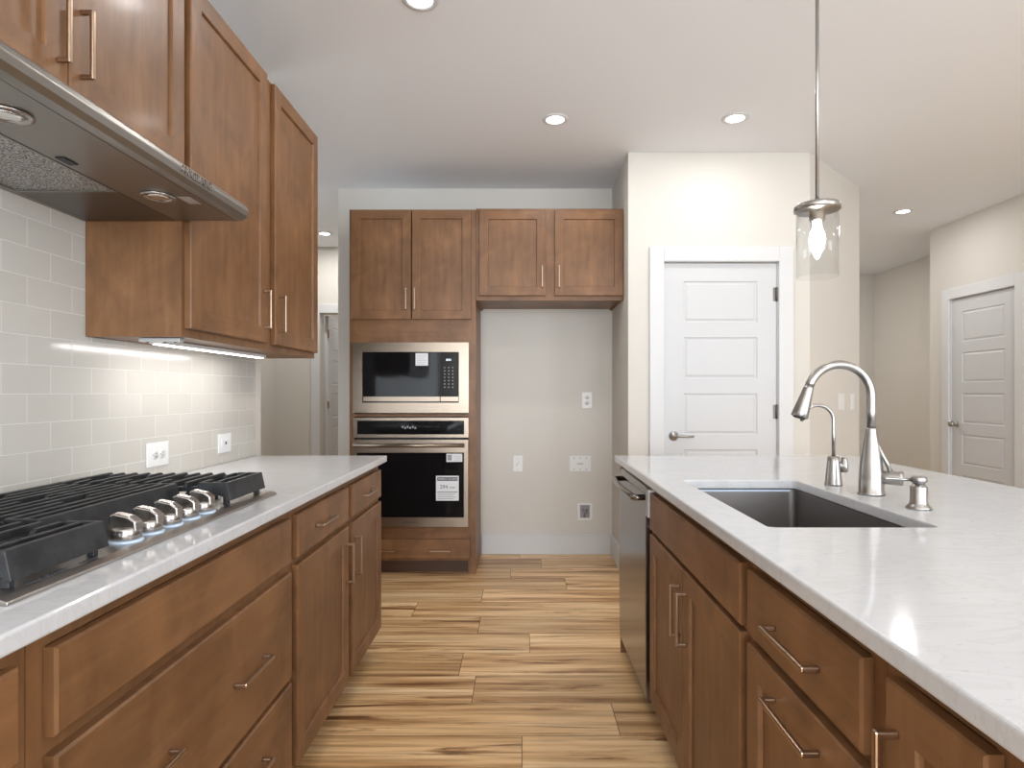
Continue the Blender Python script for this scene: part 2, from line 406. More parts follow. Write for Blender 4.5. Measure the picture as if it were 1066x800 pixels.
# ------------------------------------------------------------------ panel fronts
def panel_mesh(w, h, t, panels, rings, edge=.003, mi_split=True):
    """door lying in local xz, back at y=0, front at y=-t. rings: (inset, depth) steps inside every panel"""
    mb = MB(); bm = mb.bm
    e = edge
    def rect(x0, x1, z0, z1, y): return [(x0, y, z0), (x1, y, z0), (x1, y, z1), (x0, y, z1)]
    def ring(A, B, mi=0):
        for i in range(4):
            j = (i + 1) % 4; mb.face([A[i], A[j], B[j], B[i]], mi)
    back = rect(0, w, 0, h, 0); mid = rect(0, w, 0, h, -t + e); fr = rect(e, w - e, e, h - e, -t)
    mb.face(back[::-1]); ring(back, mid); ring(mid, fr)
    xs0, xs1 = (panels[0][0], panels[0][1]) if panels else (0, 0)
    if not panels: mb.face(fr, 1 if mi_split else 0)
    else:
        mb.face(rect(e, xs0, e, h - e, -t)); mb.face(rect(xs1, w - e, e, h - e, -t))
        z = e
        for (a, b, c, d) in sorted(panels, key=lambda p: p[2]):
            mb.face(rect(a, b, z, c, -t), 1 if mi_split else 0); z = d
        mb.face(rect(xs0, xs1, z, h - e, -t), 1 if mi_split else 0)
        for (a, b, c, d) in panels:
            prev = rect(a, b, c, d, -t)
            for (ins, dep) in rings:
                cur = rect(a + ins, b - ins, c + ins, d - ins, -t + dep); ring(prev, cur); prev = cur
            mb.face(prev)
    bmesh.ops.remove_doubles(bm, verts=bm.verts, dist=1e-6)
    return mb
def pull(L, parent, x, z, vert, y=-.019, name='handle'):
    """flat-faced bar pull standing .03 off the front"""
    m = MB(); r = .0052; o = .030
    n = 6; hl = L / 2
    bw = .010
    U = [(-hl, 0), (-hl, -o), (hl, -o), (hl, 0), (hl - bw, 0), (hl - bw, -o + .009), (-hl + bw, -o + .009), (-hl + bw, 0)]
    if vert: m.prism([(v, u) for u, v in U], -.005, .005, 'x')
    else: m.prism(U, -.005, .005, 'z')
    return m.build(name, PULL, parent, bevel=.0028, loc=(x, y, z))
FT = .019
def front(kind, root, x0, x1, z0, z1, handles=(), name=None):
    w, h = x1 - x0, z1 - z0
    if kind == 'slab': mb = panel_mesh(w, h, FT, [], [], .004)
    else:
        s = .058; mb = panel_mesh(w, h, FT, [(s, w - s, s, h - s)], [(.0025, .0035), (.0035, .0085)], .003)
    o = mb.build(name or ('drawer_front' if kind == 'slab' else 'door'), [WOOD, WOODH], root, loc=(x0, -.0005, z0))
    for (hx, hz, L, v) in handles: pull(L, o, hx - x0, hz - z0, v)
    return o
def cabinet(root, w, d, z0, z1, rails=(), mids=(), toe=0, top=True, stile=.036, shelf=(), floor_z=None, open_from=None):
    t = .016; y0 = .019
    m = MB()
    zb = z0 + toe
    m.box(0, t, y0, d, zb, z1); m.box(w - t, w, y0, d, zb, z1)
    if toe: m.box(0, t, .075, d, z0, zb); m.box(w - t, w, .075, d, z0, zb)
    m.box(t, w - t, y0, d - t, zb, zb + t); m.box(t, w - t, d - .006, d, zb, z1)
    if top: m.box(t, w - t, y0, d - t, z1 - t, z1)
    for s in shelf: m.box(t, w - t, y0, d - .01, s, s + t)
    m.build('body', WOOD, root)
    m = MB()
    m.box(0, stile, 0, y0, zb, z1); m.box(w - stile, w, 0, y0, zb, z1)
    m.box(stile, w - stile, 0, y0, z1 - .03, z1); m.box(stile, w - stile, 0, y0, zb, zb + .03)
    for a, b in rails: m.box(stile, w - stile, 0, y0, a, b)
    for a, b, c, e in mids: m.box(a, b, 0.0004, y0, c, e)
    m.build('face_frame', [WOOD], root)
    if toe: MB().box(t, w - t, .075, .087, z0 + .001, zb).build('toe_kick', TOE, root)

XF = -.671; LZ = .884
# -- left run, base cabinets (front faces +x: rotate 90, local x runs along +Y)
RZ = R(90)
c = thing('base_cabinet', 'brown base cabinet cut off at the bottom left edge, nearest on the cooktop side', 'cabinet', (XF, -.30, 0), RZ)
cabinet(c, 1.110, .57, 0, LZ, rails=[(.700, .735)], mids=[(.53, .57, .10, .88)], toe=.105)
front('slab', c, .02, .535, .727, .853, [(.28, .79, .16, False)])
front('slab', c, .56, 1.081, .727, .853, [(.82, .79, .16, False)])
front('shaker', c, .02, .535, .125, .703, [(.50, .60, .15, True)])
front('shaker', c, .56, 1.081, .125, .703, [(.60, .60, .15, True)])
c = thing('drawer_base_cabinet', 'wide brown drawer cabinet directly under the gas cooktop', 'cabinet', (XF, .812, 0), RZ)
cabinet(c, .912, .57, 0, LZ, rails=[(.695, .735), (.375, .41)], toe=.105)
front('slab', c, .029, .890, .727, .853, name='false_front')
front('slab', c, .029, .894, .400, .700, [(.225, .545, .16, False), (.625, .545, .16, False)])
front('slab', c, .029, .894, .125, .386, [(.225, .285, .16, False), (.625, .285, .16, False)])
c = thing('base_cabinet', 'brown two-door two-drawer base cabinet at far end of the cooktop run', 'cabinet', (XF, 1.7265, 0), RZ)
cabinet(c, 1.080, .57, 0, LZ, rails=[(.700, .735)], mids=[(.53, .60, .10, .88)], toe=.105)
front('slab', c, .026, .540, .727, .853, [(.245, .79, .15, False)])
front('slab', c, .585, 1.062, .727, .853, [(.80, .79, .15, False)])
front('shaker', c, .026, .540, .120, .706, [(.510, .575, .15, True)])
front('shaker', c, .585, 1.062, .120, .706, [(.617, .575, .15, True)])
# -- left run, wall cabinets
XU = -.976; UB, UT = 1.371, 2.415
c = thing('wall_cabinet', 'tall brown two-door wall cabinet beyond the range hood', 'cabinet', (XU, 1.7215, 0), RZ)
cabinet(c, 1.105, .274, UB, UT, mids=[(.535, .62, UB + .01, UT - .01)])
front('shaker', c, .016, .540, 1.396, 2.411, [(.508, 1.52, .145, True)])
front('shaker', c, .612, 1.098, 1.396, 2.411, [(.648, 1.52, .145, True)])
c = thing('wall_cabinet', 'short brown wall cabinet above the range hood, top left', 'cabinet', (XU, .8185, 0), RZ)
cabinet(c, .9025, .274, 1.835, UT, mids=[])
front('shaker', c, .016, .4495, 1.850, 2.411, [(.418, 1.965, .15, True)])
front('shaker', c, .453, .887, 1.850, 2.411, [(.485, 1.965, .15, True)])
# -- under-cabinet light
t = thing('under_cabinet_light', 'slim lit strip light under the wall cabinet right of hood', 'light', (-1.10, 1.80, 1.371))
MB().box(-.02, .02, 0, .74, -.014, -.001).build('housing', WHITEP, t, bevel=.002)
MB().box(-.012, .012, .01, .73, -.0165, -.0145).build('diffuser', LEDSTRIP, t)
area('strip_glow', (-1.10, 2.17, 1.352), (0, 0, 0), .03, .70, 1.0, (1, .97, .94))
bpy.data.objects['strip_glow'].rotation_euler = (0, R(12), 0)
t = thing('junction_box', 'small metal wiring box under near corner of wall cabinet', 'junction box', (-1.05, 1.755, 1.371))
MB().box(-.07, .05, 0, .025, -.012, -.001).build('cover', GREYPL, t, bevel=.001)
for k in (-.05, .0, .03): MB().lathe([(.003, -.0145), (.003, -.012)], (k, .012, 0), 10).build('screw', BLACKM, t)

# -- counter on the left
def slab_counter(name, x0, x1, y0, y1, z0, z1, hole=None, rad=.02):
    mb = MB(); bm = mb.bm
    if not hole: mb.box(x0, x1, y0, y1, z0, z1)
    else:
        hx0, hx1, hy0, hy1 = hole
        inner = []
        for cx, cy, a0 in ((hx1 - rad, hy1 - rad, 0), (hx0 + rad, hy1 - rad, 90), (hx0 + rad, hy0 + rad, 180), (hx1 - rad, hy0 + rad, 270)):
            for k in range(5): a = R(a0 + 22.5 * k); inner.append((cx + rad * math.cos(a), cy + rad * math.sin(a)))
        outer = [(x1, y1), (x0, y1), (x0, y0), (x1, y0)]
        for z in (z0, z1):
            I = [bm.verts.new((*p, z)) for p in inner]; O = [bm.verts.new((*p, z)) for p in outer]
            for q in range(4):
                seg = I[q * 5:q * 5 + 5]
                for k in range(4): bm.faces.new((O[q], seg[k], seg[k + 1]))
                nx = I[((q + 1) * 5) % 20]
                bm.faces.new((O[q], seg[4], nx, O[(q + 1) % 4]))
            if z == z0: I0, O0 = I, O
        for k in range(20): bm.faces.new((I0[k], I0[(k + 1) % 20], I[(k + 1) % 20], I[k]))
        for k in range(4): bm.faces.new((O0[k], O0[(k + 1) % 4], O[(k + 1) % 4], O[k]))
    return mb.build(name, QUARTZ, bevel=.005, seg=3)
tag(slab_counter('countertop', XW + .0085, -.633, -.35, 2.826, .8845, .914), 'long white quartz countertop carrying the gas cooktop', 'countertop')
tag(slab_counter('countertop', .438, 1.55, -.35, 2.826, .8845, .914, hole=(.543, .922, 1.322, 2.030)), 'wide white quartz island countertop cut out around the sink', 'countertop')

# -- island cabinets (front faces -x: rotate -90, local x runs along -Y)
XI = .476; RI = R(-90)
c = thing('sink_base_cabinet', 'brown island cabinet with paired doors below the sink', 'cabinet', (XI, 2.190, 0), RI)
cabinet(c, .952, .60, 0, LZ, rails=[(.700, .735)], toe=.105, top=False)
front('slab', c, .050, .931, .722, .853, name='false_front')
front('shaker', c, .050, .487, .118, .708, [(.455, .58, .15, True)])
front('shaker', c, .490, .931, .118, .708, [(.525, .58, .15, True)])
c = thing('pullout_base_cabinet', 'narrow brown island cabinet with one drawer over a pull-out door, both with level pulls', 'cabinet', (XI, 1.237, 0), RI)
cabinet(c, .455, .60, 0, LZ, rails=[(.700, .735)], toe=.105)
front('slab', c, .018, .429, .722, .853, [(.235, .785, .17, False)])
front('shaker', c, .018, .429, .118, .704, [(.235, .655, .17, False)])
c = thing('base_cabinet', 'brown island cabinet with full-height doors, cut off at lower right', 'cabinet', (XI, .781, 0), RI)
cabinet(c, 1.08, .60, 0, LZ, mids=[(.18, .27, .10, .88), (.62, .66, .10, .88)], toe=.105)
front('shaker', c, .026, .190, .118, .853, [(.052, .725, .15, True)])
front('shaker', c, .26, .630, .118, .853, [(.60, .725, .15, True)])
front('shaker', c, .655, 1.05, .118, .853, [(.685, .725, .15, True)])
tag(MB().box(.462, 1.25, 2.7955, 2.8125, 0, .8835).build('end_panel', WOOD), 'brown panel closing the far end of the island beside the dishwasher', 'panel')
tag(MB().box(1.078, 1.25, -.30, 2.7945, 0, .8835).build('knee_wall', WOOD), 'brown back wall of the island under the seating overhang', 'panel')
# -- dishwasher
dw = thing('dishwasher', 'stainless steel dishwasher at the far end of the island', 'dishwasher', (.474, 2.790, 0), RI)
MB().box(.003, .592, .02, .59, .09, .872).build('tub', DARKGAP, dw)
MB().box(.003, .592, .06, .08, .005, .088).build('toe_kick', BLACKM, dw)
m = MB(); prof = [(.018, .070), (-.010, .070), (-.018, .085), (-.021, .40), (-.018, .835), (-.010, .858), (.000, .866), (.018, .866)]
m.prism(prof, .000, .590, 'x'); m.build('door', STEEL_V, dw, bevel=.003)
m = MB(); pts = []
for k in range(13):
    u = k / 12; pts.append((.045 + u * .50, -.052 - .012 * math.sin(PI * u), .818))
m.tube([(.045, -.018, .818)] + pts + [(.545, -.018, .818)], .0115, 12); m.build('handle', STEEL_V, dw)
for (px) in (.30,): MB().lathe([(.006, 0), (.006, -.0015), (0, -.0016)], (px, -.0195, .77), 16, 'y').build('vent_dot', BLACKM, dw)
tag(MB().box(.452, .4755, 2.146, 2.190, .762, .862).build('mounting_bracket', GREYPL), 'light grey metal bracket between dishwasher and sink cabinet front', 'bracket')

# -- sink
def build_sink():
    t = thing('kitchen_sink', 'undermount stainless steel sink in the island top', 'sink', (.7325, 1.676, .66))
    m = MB(); bm = m.bm
    def rr(hx, hy, rad, z, n=6):
        out = []
        for sx, sy, a0 in ((1, 1, 0), (-1, 1, 90), (-1, -1, 180), (1, -1, 270)):
            for k in range(n + 1):
                a = R(a0 + 90 * k / n); out.append(bm.verts.new((sx * (hx - rad) + rad * math.cos(a), sy * (hy - rad) + rad * math.sin(a), z)))
        return out
    rings = [rr(.212, .376, .03, .2225), rr(.1915, .356, .02, .2225), rr(.1915, .356, .02, .040), rr(.184, .3485, .02, .02), rr(.168, .333, .02, .012), rr(.05, .05, .049, .006)]
    outer = [rr(.196, .361, .024, .216), rr(.196, .361, .024, .012), rr(.05, .05, .049, .0)]
    def br(A, B):
        n = len(A)
        for k in range(n): bm.faces.new((A[k], A[(k + 1) % n], B[(k + 1) % n], B[k])).smooth = False
    for a, b in zip(rings, rings[1:]): br(a, b)
    bm.faces.new(rings[-1])
    br(rings[0], outer[0]); br(outer[0], outer[1]); br(outer[1], outer[2]); bm.faces.new(outer[2][::-1])
    m.build('bowl', SINKM, t, bevel=0)
    MB().lathe([(.042, .0085), (.044, .0115), (.036, .0125), (.030, .009), (0, .009)], (0, 0, 0), 28).build('drain', CHROME, t)
    m = MB(); m.text('SINK', .001, Matrix.Identity(4)); m.bm.free()
    # small oval maker's badge on the far-right wall of the bowl
    MB().box(.1903, .1913, -.175, -.150, .160, .170).build('badge', BLACKM, t, bevel=.0003)
    for s in (0,):
        g = MB(); g.box(-.175, .175, .3545, .3552, .2150, .2215); g.build('protective_film', FILM, t)
build_sink()

# -- main faucet
def arc(cx, cz, r, a0, a1, n, y=0): return [(cx + r * math.cos(R(a0 + (a1 - a0) * k / n)), y, cz + r * math.sin(R(a0 + (a1 - a0) * k / n))) for k in range(n + 1)]
def build_faucet():
    t = thing('kitchen_faucet', 'large brushed nickel pull-down faucet with high arched neck', 'faucet', (1.016, 1.745, .914))
    MB().lathe([(.036, .0005), (.036, .006), (.0335, .009), (.0325, .05), (.030, .09), (.0225, .140), (.0145, .190), (.0140, .194)], (0, 0, 0), 32).build('body', NICKEL, t)
    # neck rises, leans over and comes down towards the bowl
    path = [(0, 0, .192), (0, 0, .24), (.0, 0, .285)] + arc(-.0925, .285, .0925, 8, 162, 22)
    m = MB(); m.tube(path, .0125, 20); m.build('neck', NICKEL, t)
    e = Vector(path[-1]); d = (Vector(path[-1]) - Vector(path[-2])).normalized()
    d = Vector((-.32, 0, -1)).normalized()
    m = MB(); m.tube([e - d * .002, e + d * .006, e + d * .03, e + d * .075, e + d * .092, e + d * .094], [.0135, .0140, .0165, .0225, .0235, .0215], 20)
    sp = m.build('spray_head', NICKEL, t)
    m = MB(); m.tube([e + d * .094, e + d * .0965], [.017, .0165], 18); m.build('nozzle', BLACKM, sp)
    m = MB(); q = e + d * .045; m.tube([q + Vector((-.017, 0, 0)), q + Vector((-.024, 0, -.018)), q + Vector((-.026, 0, -.03))], [.004, .006, .003], 10); m.build('spray_button', NICKEL, sp)
    hd = Vector((.82, -.57, 0)).normalized()
    m = MB(); c0 = Vector((0, 0, .052)); m.tube([c0 - hd * .012, c0 + hd * .048, c0 + hd * .070, c0 + hd * .078, c0 + hd * .080], [.0195, .0195, .0205, .020, .015], 24)
    hb = m.build('handle_hub', NICKEL, t)
    q = c0 + hd * .050
    m = MB(); m.tube([q + Vector((0, 0, .012)), q + Vector((-.012, .004, .045)), q + Vector((-.034, .014, .098)), q + Vector((-.037, .016, .101))], [.0065, .0055, .0052, .002], 14); m.build('lever', NICKEL, hb)
build_faucet()
def build_filter_faucet():
    t = thing('filter_faucet', 'small slender drinking-water faucet behind the main faucet', 'faucet', (1.000, 1.925, .914))
    MB().lathe([(.0265, .0005), (.0265, .005), (.025, .008), (.022, .045), (.0185, .075), (.0175, .090), (.012, .093)], (0, 0, 0), 28).build('body', NICKEL, t)
    path = [(0, 0, .09), (0, 0, .16), (0, 0, .20)] + arc(-.050, .205, .050, 6, 160, 18) + [(-.103, 0, .204)]
    m = MB(); m.tube(path, [.0055] * len(path), 14); m.build('spout', NICKEL, t)
    m = MB(); m.tube([(.012, 0, .062), (.030, -.006, .062)], .010, 16); hb = m.build('valve', NICKEL, t)
    m = MB(); m.tube([(.031, -.006, .042), (.031, -.006, .056), (.031, -.006, .085), (.031, -.006, .090)], [.010, .0125, .009, .006], 14); m.build('lever', NICKEL, hb)
build_filter_faucet()
def build_soap():
    t = thing('soap_dispenser', 'short brushed nickel soap dispenser beside the main faucet', 'soap dispenser', (1.012, 1.530, .914))
    MB().lathe([(.029, .0005), (.029, .004), (.024, .010), (.020, .016), (.0195, .056), (.0185, .058), (.0135, .059), (.0135, .066)], (0, 0, 0), 28).build('base', NICKEL, t)
    MB().lathe([(.0125, .0655), (.0165, .067), (.0185, .070), (.0185, .079), (.015, .083), (0, .084)], (0, 0, 0), 28).build('pump_head', NICKEL, t)
    m = MB(); m.tube([(-.012, 0, .073), (-.05, .004, .0755), (-.078, .007, .0765), (-.083, .007, .073)], [.0038, .0036, .0034, .003], 12); m.build('spout', NICKEL, t)
build_soap()

# ------------------------------------------------------------------ oven tower and fridge cabinet
YT = 4.0; KT = YT / 625
def wx(px): return (px - 543) * KT
def wz(py): return 1.21 - (py - 409) * KT
TX0 = wx(363.8); TX1 = wx(495.2); TW = TX1 - TX0
tt = thing('oven_tower_cabinet', 'tall brown cabinet housing the microwave and wall oven', 'cabinet', (TX0, YT, 0))
def lx(px): return wx(px) - TX0
st = .019; y0 = .019; d = YN - YT - .003
m = MB(); m.box(0, .016, y0, d, 0, 2.428); m.box(TW - .016, TW, y0, d, 0, 2.428)
for a in (.10, .27, 1.052, 1.60, 2.412): m.box(.016, TW - .016, y0, d - .008, a, a + .016)
m.box(.016, TW - .016, d - .007, d, .1, 2.428); m.build('body', WOOD, tt)
m = MB(); s = .022
m.box(0, .034, 0, y0, .09, 2.430); m.box(TW - .050, TW, 0, y0, 0.0, 2.430)
m.box(.034, TW - .050, 0, y0, .09, .105, 0); m.box(.034, TW - .050, 0, y0, .222, wz(548) + .003, 1); m.box(.034, TW - .050, 0, y0, wz(434), wz(431.5), 1)
m.box(.034, TW - .050, 0, y0, wz(357) - .003, 1.70, 1); m.box(.034, TW - .050, 0, y0, 2.41, 2.430, 1)
m.build('face_frame', [WOOD, WOODH], tt, fix=True)
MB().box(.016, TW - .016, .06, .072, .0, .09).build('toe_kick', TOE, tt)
h1, h2 = 2.0, 0
front('shaker', tt, lx(366.2), lx(428.3), wz(333), 2.424, [(lx(423.5), wz(312), .145, True)])
front('shaker', tt, lx(429.2), lx(490.6), wz(333), 2.424, [(lx(432.5), wz(312), .145, True)])
front('slab', tt, lx(368), lx(490), wz(581.3), wz(561), [(lx(401), wz(572.5), .145, False), (lx(458.5), wz(572.5), .145, False)])
# microwave
yf = -.020
mw = thing('microwave', 'built-in stainless microwave with wide trim above the oven', 'microwave', (wx(428), YT, wz(430)))
def mx(px): return wx(px) - wx(428)
def mz(py): return wz(py) - wz(430)
MB().box(mx(372), mx(484), .0, .42, mz(426), mz(361)).build('body', DARKGAP, mw)
m = MB(); X0, X1, Z0, Z1 = mx(367.6), mx(488.2), mz(430), mz(357); x0, x1, z0, z1 = mx(378), mx(478), mz(419.5), mz(366.8)
m.box(X0, X1, yf, -.001, z1, Z1); m.box(X0, X1, yf, -.001, Z0, z0); m.box(X0, x0, yf, -.001, z0, z1); m.box(x1, X1, yf, -.001, z0, z1)
m.build('trim_frame', STEEL_H, mw)
dr = MB().box(x0 + .002, x1 - .002, yf + .006, -.0015, z0 + .002, z1 - .002).build('door', GLASSBLK, mw)
MB().box(x0 + .006, mx(458), yf + .0035, yf + .0058, mz(418), mz(413.2)).build('door_strip', STEEL_H, dr)
MB().box(mx(459), x1 - .004, yf + .0035, yf + .0058, mz(418), mz(413.2)).build('open_button', STEEL_H, mw)
MB().box(mx(457.8), mx(458.4), yf + .005, yf + .0058, z0 + .003, z1 - .003).build('panel_seam', DARKGAP, mw)
RX = Matrix.Rotation(R(90), 4, 'X')
m = MB(); m.text('8:01', .021, Matrix.Translation((mx(467.5), yf + .0054, mz(375))) @ RX); m.build('clock_digits', DISPLAY, mw)
m = MB(); k = 0
for r_ in range(7):
    for q in range(3): m.box(mx(463.2 + q * 4.2) - .004, mx(463.2 + q * 4.2) + .004, yf + .0052, yf + .0058, mz(383 + r_ * 3.4) - .0035, mz(383 + r_ * 3.4) + .0035)
m.build('keypad', [GREYINK], mw)
st_ = MB().box(mx(433), mx(446), yf + .0050, yf + .0057, mz(381), mz(368)).build('sticker', PAPER, mw)
m = MB()
for r_ in range(6): m.box(mx(434.2), mx(444.8 - (r_ % 3)), yf + .0046, yf + .0049, mz(370.2 + r_ * 1.8) - .001, mz(370.2 + r_ * 1.8) + .001)
m.build('sticker_print', GREYINK, st_)
# wall oven
ov = thing('wall_oven', 'stainless wall oven with black glass door and energy stickers', 'oven', (wx(428), YT, wz(548)))
def oz(py): return wz(py) - wz(548)
MB().box(mx(372), mx(484), .0, .44, oz(545), oz(438)).build('body', DARKGAP, ov)
m = MB(); X0, X1 = mx(368.5), mx(488)
def frame(m, X0, X1, Z0, Z1, x0, x1, z0, z1, ya, yb):
    m.box(X0, X1, ya, yb, z1, Z1); m.box(X0, X1, ya, yb, Z0, z0); m.box(X0, x0, ya, yb, z0, z1); m.box(x1, X1, ya, yb, z0, z1)
frame(m, X0, X1, oz(455.5), oz(435), mx(372.8), mx(483.5), oz(452.3), oz(438), -.022, -.001)
cp = m.build('control_panel', STEEL_H, ov)
MB().box(mx(372.9), mx(483.4), -.019, -.0012, oz(452.2), oz(438.1)).build('control_glass', GLASSBLK, cp)
m = MB()
for q in range(6): m.box(mx(419 + q * 2.6), mx(420.6 + q * 2.6), -.0197, -.0192, oz(445.6 + (q % 2)), oz(443.5 + (q % 2)))
m.build('panel_print', DISPLAY if False else GREYINK, cp)
m = MB(); frame(m, X0, X1, oz(547.6), oz(457.5), mx(372.8), mx(483.5), oz(537.8), oz(471), -.040, -.001)
od = m.build('door', STEEL_H, ov, bevel=.001)
MB().box(mx(372.9), mx(483.4), -.036, -.0012, oz(537.7), oz(471.1)).build('door_glass', GLASSBLK, od)
m = MB(); m.tube([(mx(371), -.085, oz(463)), (mx(484.5), -.085, oz(463))], .0125, 16)
for q in (379, 476.5): m.tube([(mx(q), -.085, oz(463)), (mx(q), -.040, oz(463))], .009, 12)
m.build('handle', STEEL_H, od)
m = MB(); m.text('FRIGIDAIRE', .017, Matrix.Translation((mx(428), -.0405, oz(543))) @ RX); m.build('lettering', PRINT, od)
s1 = MB().box(mx(465.5), mx(481.8), -.0368, -.0362, oz(480.5), oz(472)).build('sticker', PAPER, od)
m = MB(); m.box(mx(466.5), mx(471), -.0373, -.0369, oz(479), oz(473.2))
for r_ in range(3): m.box(mx(473), mx(480.5), -.0373, -.0369, oz(474.4 + r_ * 2) - .0015, oz(474.4 + r_ * 2) + .0012)
m.build('sticker_print', GREYINK, s1)
s2 = MB().box(mx(454.7), mx(478.2), -.0368, -.0362, oz(520.5), oz(494.8)).build('energy_label', PAPER, od)
m = MB(); m.box(mx(456), mx(477), -.0373, -.0369, oz(500), oz(496.2))
m.box(mx(456), mx(477), -.0373, -.0369, oz(511.8), oz(511.2))
for r_ in range(4): m.box(mx(456.5), mx(475 - 2 * (r_ % 2)), -.0373, -.0369, oz(513.3 + r_ * 1.7) - .001, oz(513.3 + r_ * 1.7) + .001)
m.text('294', .035, Matrix.Translation((mx(462.8), -.0371, oz(506.3))) @ RX)
m.text('kWh', .018, Matrix.Translation((mx(471.8), -.0371, oz(507))) @ RX)
m.build('label_print', PRINT, s2)
m = MB(); m.text('ENERGYGUIDE', .019, Matrix.Translation((mx(466.5), -.0375, oz(498.1))) @ RX); m.build('label_heading', PAPER, s2)
# fridge cabinet
FX0, FX1 = TX1 + .002, XS - .003; FW = FX1 - FX0; fd = YN - YT - .003
fc = thing('fridge_wall_cabinet', 'brown two-door cabinet hung above the empty refrigerator space', 'cabinet', (FX0, YT, 0))
def fx(px): return wx(px) - FX0
m = MB(); zb, zt = wz(313), 2.436; t_ = .016
m.box(0, t_, .019, fd, zb, zt); m.box(FW - t_, FW, .019, fd, zb, zt); m.box(t_, FW - t_, .019, fd, zb + .012, zb + .028); m.box(t_, FW - t_, .019, fd, zt - t_, zt); m.box(t_, FW - t_, fd - .008, fd, zb + .028, zt - t_)
m.build('body', [WOODH], fc)
m = MB(); s = .036
m.box(0, s, 0, .019, zb, zt); m.box(FW - s, FW, 0, .019, zb, zt); m.box(s, FW - s, 0, .019, zt - .035, zt, 1); m.box(s, FW - s, 0, .019, zb, zb + .035, 1)
m.box(fx(563), fx(582), .0004, .019, zb + .035, zt - .035); m.build('face_frame', [WOOD, WOODH], fc)
front('shaker', fc, fx(499), fx(568), wz(308.4), wz(219.8), [(fx(564.2), wz(289), .145, True)])
front('shaker', fc, fx(577.3), fx(648.5), wz(308.4), wz(219.8), [(fx(581.7), wz(289), .145, True)])

# ------------------------------------------------------------------ range hood
hd_ = thing('range_hood', 'long stainless under-cabinet range hood with rounded front rim', 'range hood', (XW + .009, .812, 1.70))
def hX(x): return x - (XW + .009)
m = MB(); Z = 1.70
prof = [(hX(-1.2505), .134), (hX(-.953), .134), (hX(-.815), .058), (hX(-.797), .050), (hX(-.784), .039), (hX(-.778), .026), (hX(-.782), .012), (hX(-.793), .003), (hX(-.808), 0),
        (hX(-.985), 0), (hX(-.985), .014), (hX(-1.235), .014), (hX(-1.235), 0), (hX(-1.2505), 0)]
m.prism(prof, 0, .903, 'y'); m.build('canopy', HOODM, hd_, bevel=.002)
m = MB(); m.box(hX(-1.234), hX(-.986), .655, .90, .0005, .0135); m.build('rear_panel', HOODIN, hd_)
m = MB(); m.box(hX(-1.234), hX(-.986), .262, .654, .003, .0135); fl = m.build('grease_filter', MESHM, hd_)
m = MB(); a, b, c_, d_ = hX(-1.234), hX(-.986), .262, .654
m.box(a, b, d_ - .006, d_, -.0005, .003); m.box(a, a + .006, c_, d_ - .006, -.0005, .003); m.box(b - .006, b, c_, d_ - .006, -.0005, .003); m.box(a, b, c_ - .0, c_ + .006, -.0005, .003)
m.build('filter_frame', HOODM, fl)
m = MB(); m.box(hX(-.970), hX(-.950), .435, .475, -.003, 0); m.build('filter_latch', BLACKM, hd_, bevel=.001)
for yy in (.24, .68):
    m = MB(); m.lathe([(.038, 0), (.040, -.004), (.034, -.006), (.029, -.004), (.029, -.002), (.0, -.002)], (hX(-.903), yy, 0), 28)
    lr = m.build('lamp_ring', CHROME, hd_)
    MB().lathe([(.026, -.0035), (.020, -.006), (0, -.0075)], (hX(-.903), yy, 0), 24).build('lamp_lens', HOODLENS, lr)
MB().box(hX(-.862), hX(-.832), .69, .745, -.0006, 0).build('sticker', GREYPL, hd_)
m = MB(); m.box(hX(-.815), hX(-.814), .002, .901, -.0004, .0002); m.build('rim_seam', BLACKM, hd_)
# raised maker's lettering on the front rim
mt = Matrix.Translation((hX(-.7775), .63, .024)) @ Matrix.Rotation(R(90), 4, 'Z') @ RX
m = MB(); m.text('FRIGIDAIRE', .026, mt, .0012); m.build('lettering', CHROME, hd_)

# ------------------------------------------------------------------ cooktop
ck = thing('gas_cooktop', 'stainless five-burner gas cooktop with black grates', 'cooktop', (-.963, 1.2865, .9143))
# local: x = X+.963 (front is +), y = Y-1.2865
m = MB()
pl = [(-.252, 0), (.252, 0), (.252, .005), (.236, .0105), (-.236, .0105), (-.252, .005)]
m.prism(pl, -.4565, .4565, 'y'); m.build('tray', STEEL_COOK, ck, bevel=.0015)
def grate(y0, y1, xf, nb, name='grate'):
    m = MB(); zt = .069; zb = .040; xb = -.225
    # front skirt leaning back, with returns down both ends
    m.prism([(xf, .024), (xf - .010, zt), (xf - .020, zt), (xf - .012, .024)], y0, y1, 'y')
    for ya in (y0, y1 - .010):
        m.prism([(xf - .012, .030), (xf - .016, zt), (xf - .075, zt), (xf - .075, zt - .016)], ya, ya + .010, 'y')
    # back rail
    m.box(xb, xb + .010, y0, y1, zt - .028, zt - .003)
    # cross ribs under the bars
    for ya in (y0 + .012, (y0 + y1) / 2 - .005, y1 - .022): m.prism([(xb, zt - .024), (xf - .012, zt - .024), (xf - .012, zt - .012), (xb, zt - .012)], ya, ya + .009, 'y')
    n = nb
    for k in range(n):
        x = xb + .022 + (xf - .045 - xb - .022) * k / (n - 1)
        L0, L1 = y0 + .001, y1 - .001
        gap = (k % 3 == 1)
        segs = [(L0, L1)] if not gap else [(L0, (y0 + y1) / 2 - .030), ((y0 + y1) / 2 + .030, L1)]
        for a, b in segs:
            m.prism([(a, zt - .014), (b, zt - .014), (b - .001, zt - .006), (b - .008, zt), (a + .008, zt), (a + .001, zt - .006)], x - .0045, x + .0045, 'x')
    for ya in (y0 + .01, y1 - .022):
        m.box(xb, xb + .012, ya, ya + .012, .0107, zt - .02); m.box(xf - .025, xf - .012, ya, ya + .012, .0107, .045)
    return m.build(name, IRON, ck, bevel=.0012, seg=1)
